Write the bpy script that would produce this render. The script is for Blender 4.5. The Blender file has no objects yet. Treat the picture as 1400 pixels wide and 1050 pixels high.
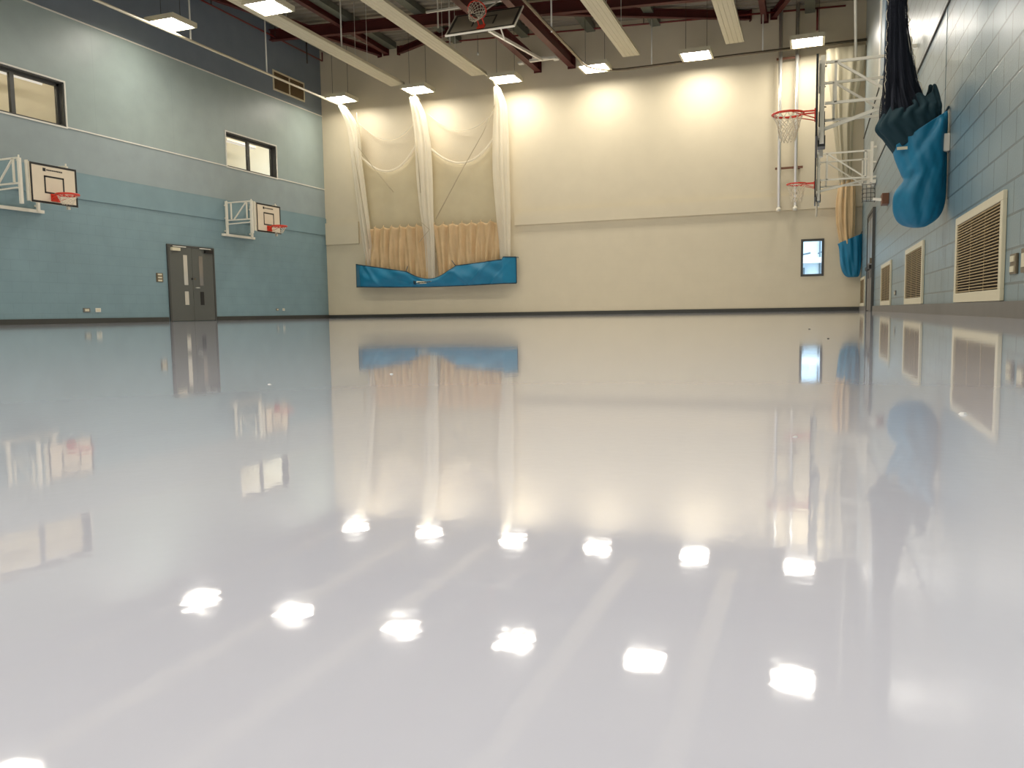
import bpy, math, random
from mathutils import Vector, Matrix
random.seed(7)
C = bpy.context.scene.collection
PI = math.pi
XL, XR, YF, YB = -16.7, 1.3, 25.75, -7.2      # left wall, right wall, far wall, wall behind the camera

def roof_z(x): return 9.62 - .05 * (x - XL)

# ------------------------------------------------------------------ materials
def srgb(r, g, b):
    f = lambda c: (c / 255 / 12.92) if c / 255 <= .04045 else ((c / 255 + .055) / 1.055) ** 2.4
    return (f(r), f(g), f(b), 1)

class NT:
    def __init__(s, name):
        s.m = bpy.data.materials.new(name); s.m.use_nodes = True
        s.t = s.m.node_tree; s.b = s.t.nodes['Principled BSDF']; s.out = s.t.nodes['Material Output']
    def n(s, kind, **kw):
        x = s.t.nodes.new(kind)
        for k, v in kw.items():
            if k.startswith('i_'):
                key = k[2:].replace('_', ' '); x.inputs[key].default_value = v
            else: setattr(x, k, v)
        return x
    def l(s, a, b): s.t.links.new(a, b)

def mat(name, col, rough=.5, metal=0, spec=.5, noise=0, scale=6, bump=0, coat=0):
    q = NT(name); b = q.b
    b.inputs['Base Color'].default_value = col; b.inputs['Roughness'].default_value = rough
    b.inputs['Metallic'].default_value = metal; b.inputs['Specular IOR Level'].default_value = spec
    b.inputs['Coat Weight'].default_value = coat
    tc = q.n('ShaderNodeTexCoord')
    nz = q.n('ShaderNodeTexNoise', i_Scale=scale, i_Detail=4.0); q.l(tc.outputs['Object'], nz.inputs['Vector'])
    if noise:
        mx = q.n('ShaderNodeMix', data_type='RGBA', blend_type='MULTIPLY'); mx.inputs[0].default_value = noise
        cr = q.n('ShaderNodeValToRGB'); cr.color_ramp.elements[0].position = .3; cr.color_ramp.elements[0].color = (.55, .55, .55, 1)
        cr.color_ramp.elements[1].position = .7
        q.l(nz.outputs['Fac'], cr.inputs['Fac']); mx.inputs[6].default_value = col; q.l(cr.outputs['Color'], mx.inputs[7])
        q.l(mx.outputs[2], b.inputs['Base Color'])
    if bump:
        bp = q.n('ShaderNodeBump', i_Strength=bump, i_Distance=.01); q.l(nz.outputs['Fac'], bp.inputs['Height']); q.l(bp.outputs['Normal'], b.inputs['Normal'])
    return q.m

def emit(name, col, s, smp='FRONT'):
    q = NT(name); e = q.n('ShaderNodeEmission'); e.inputs[0].default_value = col; e.inputs[1].default_value = s
    q.l(e.outputs[0], q.out.inputs[0]); q.m.cycles.emission_sampling = smp; return q.m

def sheer(name, col, alpha, rough=.9):
    q = NT(name)
    d = q.n('ShaderNodeBsdfDiffuse'); d.inputs[0].default_value = col
    tl = q.n('ShaderNodeBsdfTranslucent'); tl.inputs[0].default_value = col
    m1 = q.n('ShaderNodeMixShader'); m1.inputs[0].default_value = .35
    q.l(d.outputs[0], m1.inputs[1]); q.l(tl.outputs[0], m1.inputs[2])
    tr = q.n('ShaderNodeBsdfTransparent'); m2 = q.n('ShaderNodeMixShader')
    tc = q.n('ShaderNodeTexCoord'); wv = q.n('ShaderNodeTexNoise', i_Scale=1.3, i_Detail=3.0); q.l(tc.outputs['Object'], wv.inputs['Vector'])
    mr = q.n('ShaderNodeMapRange'); mr.inputs[3].default_value = alpha - .08; mr.inputs[4].default_value = alpha + .08
    q.l(wv.outputs['Fac'], mr.inputs[0]); q.l(mr.outputs[0], m2.inputs[0])
    q.l(tr.outputs[0], m2.inputs[1]); q.l(m1.outputs[0], m2.inputs[2]); q.l(m2.outputs[0], q.out.inputs[0])
    q.m.use_backface_culling = False
    return q.m

def cloth(name, col, rough=.55, sheen=.0):
    m = mat(name, col, rough, noise=.35, scale=3, bump=.25)
    m.node_tree.nodes['Principled BSDF'].inputs['Sheen Weight'].default_value = sheen
    return m

def glass(name, tint=(1, 1, 1, 1)):
    q = NT(name)
    g = q.n('ShaderNodeBsdfGlossy'); g.inputs['Roughness'].default_value = .02
    tr = q.n('ShaderNodeBsdfTransparent'); tr.inputs[0].default_value = tint
    fr = q.n('ShaderNodeFresnel', i_IOR=1.45); mx = q.n('ShaderNodeMixShader')
    ge = q.n('ShaderNodeNewGeometry'); sb_ = q.n('ShaderNodeMath', operation='SUBTRACT'); sb_.inputs[0].default_value = 1; q.l(ge.outputs['Backfacing'], sb_.inputs[1])
    mu = q.n('ShaderNodeMath', operation='MULTIPLY'); q.l(fr.outputs[0], mu.inputs[0]); q.l(sb_.outputs[0], mu.inputs[1]); q.l(mu.outputs[0], mx.inputs[0]); q.l(tr.outputs[0], mx.inputs[1]); q.l(g.outputs[0], mx.inputs[2]); q.l(mx.outputs[0], q.out.inputs[0])
    return q.m

def wall_mat(name, bands, axis, rough=.45, block_to=3.0, mortar=.75, seams=None, seam_z=(4.65, 99), bumpk=.5, spec=.5, noise=.12, msize=.007):
    """paint colours by height (paint bands), blockwork courses up to block_to, panel seams above seam_z[0]"""
    q = NT(name)
    geo = q.n('ShaderNodeNewGeometry'); sp = q.n('ShaderNodeSeparateXYZ'); q.l(geo.outputs['Position'], sp.inputs[0])
    h = sp.outputs['Z']; u = sp.outputs['Y' if axis == 'y' else 'X']
    mrz = q.n('ShaderNodeMath', operation='DIVIDE'); q.l(h, mrz.inputs[0]); mrz.inputs[1].default_value = 10.0
    cr = q.n('ShaderNodeValToRGB'); cr.color_ramp.interpolation = 'CONSTANT'
    el = cr.color_ramp.elements
    el[0].position = 0; el[0].color = bands[0][1]
    el[1].position = bands[1][0] / 10 if len(bands) > 1 else 1; el[1].color = bands[1][1] if len(bands) > 1 else bands[0][1]
    for z, c in bands[2:]:
        e = el.new(z / 10); e.color = c
    q.l(mrz.outputs[0], cr.inputs['Fac'])
    cmb = q.n('ShaderNodeCombineXYZ'); q.l(u, cmb.inputs[0]); q.l(h, cmb.inputs[1])
    br = q.n('ShaderNodeTexBrick'); br.inputs['Scale'].default_value = 1.0
    br.inputs['Color1'].default_value = (1, 1, 1, 1); br.inputs['Color2'].default_value = (.93, .93, .93, 1); br.inputs['Mortar'].default_value = (0, 0, 0, 1)
    br.inputs['Mortar Size'].default_value = msize; br.inputs['Mortar Smooth'].default_value = .3
    br.inputs['Brick Width'].default_value = .47; br.inputs['Row Height'].default_value = .2405; br.offset = .5
    q.l(cmb.outputs[0], br.inputs['Vector'])
    lt = q.n('ShaderNodeMath', operation='LESS_THAN'); q.l(h, lt.inputs[0]); lt.inputs[1].default_value = block_to
    fac = q.n('ShaderNodeMath', operation='MULTIPLY'); q.l(br.outputs['Fac'], fac.inputs[0]); q.l(lt.outputs[0], fac.inputs[1])
    tot = fac
    if seams:
        dv = q.n('ShaderNodeMath', operation='DIVIDE'); q.l(u, dv.inputs[0]); dv.inputs[1].default_value = seams
        fr = q.n('ShaderNodeMath', operation='FRACT'); q.l(dv.outputs[0], fr.inputs[0])
        l2 = q.n('ShaderNodeMath', operation='LESS_THAN'); q.l(fr.outputs[0], l2.inputs[0]); l2.inputs[1].default_value = .012 / seams
        g2 = q.n('ShaderNodeMath', operation='GREATER_THAN'); q.l(h, g2.inputs[0]); g2.inputs[1].default_value = seam_z[0]
        m2 = q.n('ShaderNodeMath', operation='MULTIPLY'); q.l(l2.outputs[0], m2.inputs[0]); q.l(g2.outputs[0], m2.inputs[1])
        tot = q.n('ShaderNodeMath', operation='MAXIMUM'); q.l(fac.outputs[0], tot.inputs[0]); q.l(m2.outputs[0], tot.inputs[1])
    mx = q.n('ShaderNodeMix', data_type='RGBA', blend_type='MULTIPLY')
    q.l(tot.outputs[0], mx.inputs[0]); q.l(cr.outputs['Color'], mx.inputs[6]); mx.inputs[7].default_value = (mortar, mortar, mortar, 1)
    nz = q.n('ShaderNodeTexNoise', i_Scale=2.2, i_Detail=5.0); q.l(geo.outputs['Position'], nz.inputs['Vector'])
    r2 = q.n('ShaderNodeMapRange'); r2.inputs[3].default_value = 1 - noise; r2.inputs[4].default_value = 1 + noise; q.l(nz.outputs['Fac'], r2.inputs[0])
    m3 = q.n('ShaderNodeMix', data_type='RGBA', blend_type='MULTIPLY'); m3.inputs[0].default_value = 1
    q.l(mx.outputs[2], m3.inputs[6]); q.l(r2.outputs[0], m3.inputs[7])
    q.l(m3.outputs[2], q.b.inputs['Base Color'])
    nf = q.n('ShaderNodeTexNoise', i_Scale=60.0, i_Detail=3.0); q.l(geo.outputs['Position'], nf.inputs['Vector'])
    hb = q.n('ShaderNodeMath', operation='MULTIPLY_ADD'); q.l(tot.outputs[0], hb.inputs[0]); hb.inputs[1].default_value = -1.0
    q.l(nf.outputs['Fac'], hb.inputs[2])
    sub = q.n('ShaderNodeMath', operation='MULTIPLY'); q.l(hb.outputs[0], sub.inputs[0]); sub.inputs[1].default_value = 1.0
    bp = q.n('ShaderNodeBump', i_Strength=bumpk, i_Distance=.004); q.l(sub.outputs[0], bp.inputs['Height']); q.l(bp.outputs['Normal'], q.b.inputs['Normal'])
    q.b.inputs['Roughness'].default_value = rough; q.b.inputs['Specular IOR Level'].default_value = spec
    return q.m

M = {}
M['wall_left'] = wall_mat('blue_wall_paint', [(0, srgb(120, 145, 150)), (3.6, srgb(143, 155, 155)), (4.65, srgb(147, 160, 155)), (7.25, srgb(116, 126, 134))], 'y',
                          rough=.42, block_to=3.0, mortar=.9, seams=2.62, bumpk=.35)
M['wall_far'] = wall_mat('cream_wall_paint', [(0, srgb(211, 199, 171)), (5, srgb(211, 199, 171))], 'x', rough=.55, block_to=3.0, mortar=.985, seams=3.1, seam_z=(7.0, 99), bumpk=.1, noise=.05)
M['wall_right'] = wall_mat('blue_block_wall_paint', [(0, srgb(118, 141, 149)), (3.27, srgb(152, 162, 162))], 'y', rough=.29, block_to=4.8, mortar=.5, seams=3.3, seam_z=(4.8, 99), bumpk=.45, spec=.7, msize=.011)
M['wall_back'] = wall_mat('pale_wall_paint', [(0, srgb(200, 200, 190)), (3.0, srgb(215, 212, 200))], 'x', rough=.6)

def floor_mat():
    q = NT('glossy_sports_floor')
    tc = q.n('ShaderNodeNewGeometry')
    q.b.inputs['Roughness'].default_value = .5
    n1 = q.n('ShaderNodeTexNoise', i_Scale=.7, i_Detail=3.0); q.l(tc.outputs['Position'], n1.inputs['Vector'])
    cr = q.n('ShaderNodeValToRGB'); e = cr.color_ramp.elements
    e[0].position = .3; e[0].color = srgb(224, 225, 239); e[1].position = .7; e[1].color = srgb(230, 231, 244)
    q.l(n1.outputs['Fac'], cr.inputs['Fac']); q.l(cr.outputs['Color'], q.b.inputs['Base Color'])
    q.b.inputs['Roughness'].default_value = .04; q.b.inputs['IOR'].default_value = 1.36; q.b.inputs['Coat Weight'].default_value = .45; q.b.inputs['Coat Roughness'].default_value = .04; q.b.inputs['Coat IOR'].default_value = 1.4
    mp = q.n('ShaderNodeMapping'); mp.inputs['Rotation'].default_value = (.4, .3, .9); mp.inputs['Location'].default_value = (3.1, 7.7, 1.37); q.l(tc.outputs['Position'], mp.inputs['Vector'])
    n2 = q.n('ShaderNodeTexNoise', i_Scale=8.0, i_Detail=1.0, i_Roughness=.5); q.l(mp.outputs[0], n2.inputs['Vector'])
    n3 = q.n('ShaderNodeTexNoise', i_Scale=110.0, i_Detail=1.0); q.l(mp.outputs[0], n3.inputs['Vector'])
    ad = q.n('ShaderNodeMath', operation='MULTIPLY_ADD'); q.l(n3.outputs['Fac'], ad.inputs[0]); ad.inputs[1].default_value = .34; q.l(n2.outputs['Fac'], ad.inputs[2])
    bp = q.n('ShaderNodeBump', i_Strength=1.0, i_Distance=.00009); q.l(ad.outputs[0], bp.inputs['Height']); q.l(bp.outputs['Normal'], q.b.inputs['Normal']); q.l(bp.outputs['Normal'], q.b.inputs['Coat Normal'])
    return q.m
M['floor'] = floor_mat()
M['skirt_dark'] = mat('dark_skirting', srgb(58, 58, 52), .5, noise=.2)
M['skirt_grey'] = mat('grey_skirting', srgb(112, 108, 100), .55, noise=.2)
M['white'] = mat('white_gloss_paint', srgb(222, 218, 205), .4, noise=.1)
M['cream'] = mat('cream_enamel', srgb(214, 205, 176), .4, noise=.08)
M['panel'] = mat('panel_enamel', srgb(196, 186, 156), .45, noise=.08)
M['steel_white'] = mat('white_steel_tube', srgb(226, 220, 202), .38, noise=.12, scale=10)
M['grey_frame'] = mat('dark_grey_frame', srgb(70, 70, 66), .45, noise=.15)
M['door'] = mat('grey_door_laminate', srgb(88, 90, 84), .4, noise=.12, scale=2)
M['chrome'] = mat('polished_steel', srgb(238, 235, 225), .3, metal=.75)
M['maroon'] = mat('red_oxide_steel', srgb(84, 28, 22), .5, noise=.35, scale=4)
M['pipe_red'] = mat('red_pipe_paint', srgb(120, 40, 32), .4, noise=.2)
M['purlin'] = mat('galvanised_purlin', srgb(108, 110, 96), .45, metal=.3, noise=.3)
M['deck'] = mat('galvanised_deck', srgb(150, 140, 122), .45, metal=.15, noise=.3, scale=1.5)
M['black'] = mat('black_vinyl', srgb(22, 20, 18), .5, noise=.1)
M['board'] = mat('white_backboard', srgb(222, 208, 182), .45, noise=.08)
M['board_grey'] = mat('grey_backboard', srgb(140, 132, 114), .45, noise=.1)
M['orange'] = mat('orange_rim_paint', srgb(206, 52, 26), .35, noise=.15)
M['netcord'] = mat('white_net_cord', srgb(222, 212, 188), .8, noise=.15)
M['darknet'] = mat('navy_net_cord', srgb(20, 26, 40), .85, noise=.3)
M['louvre'] = mat('cream_louvre', srgb(172, 150, 108), .45, noise=.15)
M['louvre_dark'] = mat('painted_duct_shade', srgb(36, 26, 15), .8, noise=.3)  # near-black colour stands in for the shade behind the louvres
M['brown_louvre'] = mat('brown_louvre', srgb(120, 96, 62), .5, noise=.2)
M['blue'] = cloth('bright_blue_tarpaulin', srgb(0, 114, 150), .5)
M['blue_dark'] = cloth('dark_blue_binding', srgb(14, 52, 66), .5)
M['teal'] = cloth('dark_teal_canvas', srgb(0, 46, 56), .8)
M['tan'] = cloth('tan_canvas', srgb(207, 176, 130), .6)
M['sheer'] = sheer('sheer_cream_net', srgb(226, 216, 184), .50)
M['sheer_faint'] = sheer('faint_white_net', srgb(235, 225, 205), .22)
M['sheer_dense'] = sheer('gathered_white_net', srgb(242, 235, 216), .66)
M['sheer_grey'] = sheer('gathered_grey_net', srgb(198, 190, 165), .92)
M['cord'] = mat('grey_cord', srgb(165, 154, 128), .8, noise=.2)
M['cable'] = mat('dark_cable', srgb(60, 54, 44), .6, noise=.2)
M['glass'] = glass('window_glass')
M['pane_pale'] = mat('pale_vision_glass', srgb(198, 192, 176), .08, coat=.5, noise=.1)
M['pane_grey'] = mat('grey_vision_glass', srgb(132, 126, 116), .08, coat=.5, noise=.1)
M['pane_blue'] = mat('bluish_vision_glass', srgb(128, 140, 146), .35, coat=.1, noise=.1)
M['bronze'] = mat('brushed_metal_plate', srgb(120, 108, 88), .35, metal=.6, noise=.2)
M['box_brown'] = mat('reddish_brown_box', srgb(120, 76, 52), .5, noise=.2)
M['lamp'] = emit('lamp_diffuser', (1.0, .94, .84, 1), 72.0)
M['batten'] = emit('corridor_tube', (1.0, .92, .78, 1), 1.1, 'NONE')
M['corridor_fill'] = emit('added_corridor_glow', (1.0, .92, .80, 1), 62.0)  # glow for the added, unseen panels that brighten the corridor
M['plaster'] = mat('corridor_plaster', srgb(205, 195, 170), .7, noise=.15, scale=1)
M['out_wall'] = mat('pale_cladding', srgb(190, 205, 215), .6, noise=.1)
M['out_dark'] = mat('dark_cladding', srgb(90, 105, 115), .6, noise=.1)
M['out_white'] = mat('white_rail', srgb(245, 248, 250), .5, noise=.05)
M['ground'] = mat('paving', srgb(150, 150, 145), .8, noise=.2)
M['fleck_white'] = mat('white_fleck', srgb(240, 240, 240), .6)
M['fleck_dark'] = mat('dark_fleck', srgb(40, 30, 24), .7)

# ------------------------------------------------------------------ object helpers
def wloc(o):
    v = Vector((0, 0, 0))
    while o: v += o.location; o = o.parent
    return v

class MB:
    def __init__(s): s.v = []; s.f = []; s.mi = []; s.cur = 0; s.sm = []
    def slot(s, i): s.cur = i; return s
    def face(s, idx, smooth=False): s.f.append(idx); s.mi.append(s.cur); s.sm.append(smooth)
    def box(s, x0, x1, y0, y1, z0, z1):
        b = len(s.v)
        s.v += [(x, y, z) for x in (x0, x1) for y in (y0, y1) for z in (z0, z1)]
        for f in ((0, 1, 3, 2), (4, 6, 7, 5), (0, 4, 5, 1), (2, 3, 7, 6), (0, 2, 6, 4), (1, 5, 7, 3)):
            s.face([b + i for i in f])
        return s
    def bar(s, a, b_, w, h=None, up=(0, 0, 1)):
        """rectangular bar from a to b: w wide, h tall"""
        h = h or w; a = Vector(a); c = Vector(b_); d = (c - a).normalized(); up = Vector(up)
        if abs(d.dot(up)) > .98: up = Vector((1, 0, 0))
        r = d.cross(up).normalized(); u = r.cross(d).normalized(); b = len(s.v)
        for p in (a, c):
            for i, j in ((-1, -1), (1, -1), (1, 1), (-1, 1)): s.v.append(tuple(p + r * w / 2 * i + u * h / 2 * j))
        for i in range(4): j = (i + 1) % 4; s.face([b + i, b + j, b + 4 + j, b + 4 + i])
        s.face([b + 3, b + 2, b + 1, b]); s.face([b + 4, b + 5, b + 6, b + 7])
        return s
    def ibeam(s, a, b_, w, h, t=.02):
        a = Vector(a); c = Vector(b_)
        s.bar(a, c, t, h)
        for k in (-1, 1):
            o = Vector((0, 0, k * (h / 2 - t / 2))); s.bar(a + o, c + o, w, t)
        return s
    def tube(s, pts, r, n=8, closed=False, cap=True):
        pts = [Vector(p) for p in pts]; N = len(pts); b = len(s.v)
        up = Vector((0, 0, 1)); prev = None
        for i, p in enumerate(pts):
            if closed: d = pts[(i + 1) % N] - pts[i - 1]
            else: d = pts[min(i + 1, N - 1)] - pts[max(i - 1, 0)]
            d.normalize()
            if prev is None:
                q = up if abs(d.dot(up)) < .9 else Vector((1, 0, 0)); rr = d.cross(q).normalized()
            else:
                rr = (prev - d * prev.dot(d)).normalized()
            prev = rr; uu = d.cross(rr)
            for k in range(n):
                t = 2 * PI * k / n; s.v.append(tuple(p + (rr * math.cos(t) + uu * math.sin(t)) * r))
        for i in range(N if closed else N - 1):
            for k in range(n):
                k2 = (k + 1) % n; i2 = (i + 1) % N
                s.face([b + i * n + k, b + i * n + k2, b + i2 * n + k2, b + i2 * n + k], True)
        if cap and not closed:
            s.face([b + k for k in reversed(range(n))]); s.face([b + (N - 1) * n + k for k in range(n)])
        return s
    def sheet(s, nu, nv, fn, wrap=False):
        b = len(s.v)
        for j in range(nv + 1):
            for i in range(nu if wrap else nu + 1): s.v.append(tuple(fn(i / nu, j / nv)))
        w = nu if wrap else nu + 1
        for j in range(nv):
            for i in range(nu):
                i2 = (i + 1) % nu if wrap else i + 1
                s.face([b + j * w + i, b + j * w + i2, b + (j + 1) * w + i2, b + (j + 1) * w + i], True)
        return s
    def build(s, name, mats, parent=None):
        me = bpy.data.meshes.new(name); off = wloc(parent) if parent else Vector((0, 0, 0))
        me.from_pydata([tuple(Vector(v) - off) for v in s.v], [], s.f); me.update()
        for m in (mats if isinstance(mats, (list, tuple)) else [mats]): me.materials.append(M[m])
        for p, mi, sm in zip(me.polygons, s.mi, s.sm): p.material_index = mi; p.use_smooth = sm
        o = bpy.data.objects.new(name, me); C.objects.link(o)
        if parent: o.parent = parent
        return o

def tag(o, label=None, cat=None, group=None, kind=None):
    if label: o['label'] = label
    if cat: o['category'] = cat
    if group: o['group'] = group
    if kind: o['kind'] = kind
    return o
def empty(name, loc, label=None, cat=None, group=None, kind=None):
    o = bpy.data.objects.new(name, None); C.objects.link(o); o.location = loc; o.empty_display_size = .2
    return tag(o, label, cat, group, kind)
def copy_tree(o, loc=None, parent=None):
    c = o.copy(); C.objects.link(c); c.parent = parent
    if loc is not None: c.location = loc
    for ch in list(o.children): copy_tree(ch, None, c)
    return c
def solid(o, t, off=-1):
    md = o.modifiers.new('thickness', 'SOLIDIFY'); md.thickness = t; md.offset = off; return o
def wire(o, t):
    md = o.modifiers.new('mesh', 'WIREFRAME'); md.thickness = t; md.use_replace = True; md.use_even_offset = False; return o
def bevel(o, w=.006, seg=2):
    md = o.modifiers.new('bevel', 'BEVEL'); md.width = w; md.segments = seg; md.limit_method = 'ANGLE'; return o
def struct(o): o['kind'] = 'structure'; return o

# ------------------------------------------------------------------ room shell
struct(MB().box(XL - .25, XR + .25, YB - .25, YF + .25, -.12, 0).build('floor', 'floor'))
w1 = (12.40, 14.84); w2 = (20.50, 22.95); wz = (4.65, 5.68)
m = MB()
for y0, y1, z0, z1 in ((YB, YF, -.1, wz[0]), (YB, YF, wz[1], 9.9), (YB, w1[0], *wz), (w1[1], w2[0], *wz), (w2[1], YF, *wz)):
    m.box(XL - .25, XL, y0, y1, z0, z1)
struct(m.build('wall_left', 'wall_left'))
struct(MB().box(XL, XL + .03, YB, YF, 3.0, 3.6).build('trim_1', 'wall_left'))
struct(MB().box(XL, XL + .02, YB, w1[0], 4.635, 4.665).box(XL, XL + .02, w1[1], w2[0], 4.635, 4.665).box(XL, XL + .02, w2[1], YF, 4.635, 4.665).build('trim_2', 'white'))
struct(MB().box(XL, XL + .02, YB, YF, 7.235, 7.265).build('trim_3', 'white'))
wx = (-.35, .29); wfz = (1.03, 2.12)
m = MB()
for x0, x1, z0, z1 in ((XL - .25, XR + .25, -.1, wfz[0]), (XL - .25, XR + .25, wfz[1], 9.9), (XL - .25, wx[0], *wfz), (wx[1], XR + .25, *wfz)):
    m.box(x0, x1, YF, YF + .25, z0, z1)
struct(m.build('wall_far', 'wall_far'))
struct(MB().box(-9.35, XR, YF - .075, YF, 2.99, 3.42).box(XL + .03, -15.3, YF - .075, YF, 2.66, 3.43).build('trim_4', 'wall_far'))
struct(MB().box(XR, XR + .25, YB, YF, -.1, 9.9).build('wall_right', 'wall_right'))
struct(MB().box(XL - .25, XR + .25, YB - .25, YB, -.1, 9.9).build('wall_back', 'wall_back'))
struct(MB().box(XL, XL + .025, YB, 17.80, 0, .12).box(XL, XL + .025, 19.75, YF, 0, .12).build('baseboard_left', 'skirt_dark'))
struct(MB().box(XL, XR, YF - .025, YF, 0, .11).build('baseboard_far', 'skirt_dark'))
struct(MB().box(XR - .03, XR, YB, 20.16, 0, .118).box(XR - .03, XR, 22.2, YF, 0, .118).build('baseboard_right', 'skirt_grey'))
struct(MB().box(XL, XR, YB, YB + .025, 0, .12).build('baseboard_back', 'skirt_dark'))
# corrugated metal deck, ribs running across the hall
m = MB(); ys = []; y = YB - .2
while y < YF + .2:
    ys += [(y, 0), (y + .14, 0), (y + .17, .07), (y + .29, .07)]; y += .32
ys.append((y, 0)); b = len(m.v)
for x in (XL - .2, XR + .2):
    for yy, dz in ys: m.v.append((x, yy, roof_z(x) + dz))
n = len(ys)
for i in range(n - 1): m.face([i, i + 1, n + i + 1, n + i])
for i, x in enumerate((XL - .2, XR + .2)):
    m.v += [(x, YB - .2, roof_z(x) + .16), (x, y, roof_z(x) + .16)]
k = 2 * n; m.face([k, k + 1, k + 3, k + 2])
struct(m.build('ceiling', 'deck'))

# right wall: dark cable rails and the tall blue-grey strip with a pale edge
struct(MB().box(XR - .016, XR, 9.75, 25.3, 3.26, 3.28).build('trim_5', 'cable'))
struct(MB().box(XR - .02, XR, 15.0, 25.6, 4.86, 4.885).build('trim_6', 'cable'))
struct(MB().box(XR - .05, XR, 18.1, 18.9, 4.78, roof_z(XR)).slot(1).box(XR - .07, XR, 18.9, 19.3, 4.78, roof_z(XR)).build('trim_7', ['blue_dark', 'white']))
bpy.data.objects['trim_7'].data.materials[0] = mat('blue_grey_column_paint', srgb(120, 138, 150), .45)
struct(MB().box(XR - .004, XR, 10.0, 10.12, 2.0, 7.6).build('trim_8', 'wall_right'))

# ------------------------------------------------------------------ windows on the left wall, with the corridor behind them
for i, (a, b_) in enumerate((w1, w2)):
    W = empty('window_%d' % (i + 1), (XL, (a + b_) / 2, wz[0]), kind='structure')
    z0, z1 = wz; m = MB()
    t = .035
    m.box(XL - .01, XL + .025, a - t, b_ + t, z1, z1 + t).box(XL - .01, XL + .025, a - t, b_ + t, z0 - t, z0)
    m.box(XL - .01, XL + .025, a - t, a, z0, z1).box(XL - .01, XL + .025, b_, b_ + t, z0, z1)
    m.build('trim', 'white', W)
    m = MB()   # deep dark frame with mullion
    m.box(XL - .22, XL - .005, a, b_, z1 - .03, z1).box(XL - .22, XL - .005, a, b_, z0, z0 + .03).box(XL - .22, XL - .005, a, a + .03, z0, z1).box(XL - .22, XL - .005, b_ - .03, b_, z0, z1)
    m.box(XL - .2, XL - .13, a + .03, b_ - .03, z1 - .09, z1 - .03).box(XL - .2, XL - .13, a + .03, b_ - .03, z0 + .03, z0 + .07)
    m.box(XL - .2, XL - .13, a + .03, a + .09, z0, z1).box(XL - .2, XL - .13, b_ - .09, b_ - .03, z0, z1)
    c = (a + b_) / 2 - .02; m.box(XL - .2, XL - .12, c - .05, c + .05, z0 + .05, z1 - .05)
    m.build('window_frame', 'grey_frame', W)
    MB().box(XL - .17, XL - .16, a + .05, c, z0 + .04, z1 - .05).build('pane', 'glass', W)
    MB().box(XL - .17, XL - .16, c, b_ - .05, z0 + .04, z1 - .05).build('pane', 'glass', W)
m = MB()   # corridor shell behind the windows
X0, X1, Y0, Y1, Z0, Z1 = -19.4, XL - .25, 10.2, 30.5, 3.2, 6.6
m.box(X0 - .1, X0, Y0, Y1, Z0, Z1).box(X0, X1, Y0 - .1, Y0, Z0, Z1).box(X0, X1, Y1, Y1 + .1, Z0, Z1).box(X0 - .1, X1, Y0 - .1, Y1 + .1, Z0 - .1, Z0).box(X0 - .1, X1, Y0 - .1, Y1 + .1, Z1, Z1 + .1)
struct(m.build('wall_corridor', 'plaster'))
struct(MB().box(X0, X0 + .03, Y0, Y1, 4.55, 4.7).box(X0, X0 + .02, Y0, Y1, 5.35, 5.4).build('trim_9', 'cream'))
for i, (yy, lab) in enumerate(((14.9, 'lit tube light in the corridor behind the nearer left window'), (23.2, 'lit tube light in the corridor behind the farther left window'))):
    Z1_ = 6.11 - (.01 if i == 0 else .12)
    L = empty('corridor_light', (-18.3, yy, Z1 - .12), lab, 'light', 'corridor tube lights')
    MB().box(-18.36, -18.24, yy - .75, yy + .75, Z1_ - .06, Z1_).build('housing', 'white', L)
    for dy in (-.5, .5): MB().tube([(-18.3, yy + dy, Z1_ - .01), (-18.3, yy + dy, Z1 - .004)], .008, 5).build('drop_rod', 'white', L)
    MB().tube([(-18.3, yy - .72, Z1_ - .085), (-18.3, yy + .72, Z1_ - .085)], .03).build('tube', 'batten', L)
for i, yy in enumerate((12.2, 14.4, 16.6, 21.4, 23.6, 25.8, 28.0)):  # glowing panels added out of sight to brighten the corridor behind the windows
    L = empty('corridor_light', (-17.2, yy, 6.1), 'unseen fill panel added inside the corridor above the left wall windows', 'light', 'unseen added corridor fill panels')
    MB().box(-17.26, -17.14, yy - .75, yy + .75, 6.14, 6.55).build('housing', 'white', L)
    m = MB(); m.v = [(-17.261, yy - .72, 6.03), (-17.261, yy + .72, 6.03), (-17.23, yy + .72, 6.13), (-17.23, yy - .72, 6.13)]; m.v = [(x - .01, y, z) for x, y, z in m.v]; m.face([0, 3, 2, 1])
    m.build('diffuser', 'corridor_fill', L)

# ------------------------------------------------------------------ window_3 in the far wall and the yard outside
W = empty('window_3', ((wx[0] + wx[1]) / 2, YF, wfz[0]), kind='structure')
m = MB(); t = .065
m.box(wx[0], wx[1], YF - .02, YF + .12, wfz[1] - t, wfz[1]).box(wx[0], wx[1], YF - .02, YF + .12, wfz[0], wfz[0] + t)
m.box(wx[0], wx[0] + t, YF - .02, YF + .12, wfz[0] + t, wfz[1] - t).box(wx[1] - t, wx[1], YF - .02, YF + .12, wfz[0] + t, wfz[1] - t)
m.build('window_frame', 'grey_frame', W)
MB().box(wx[0] + t, wx[1] - t, YF + .05, YF + .06, wfz[0] + t, wfz[1] - t).build('pane', 'glass', W)
MB().box(-10, 10, YF + .3, 60, -.2, -.05).build('ground', 'ground'); struct(bpy.data.objects['ground'])
B = empty('outbuilding', (0, 33, 0), 'pale clad building seen outside through the small far window', 'building')
MB().box(-6, 6, 33, 34, 0, 5.5).build('wall', 'out_wall', B)
m = MB()
for x in (-2.4, -1.1, .2, 1.5): m.box(x, x + .06, 32.95, 33, 0, 5.5)
m.build('cover_strip', 'out_dark', B)
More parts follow.
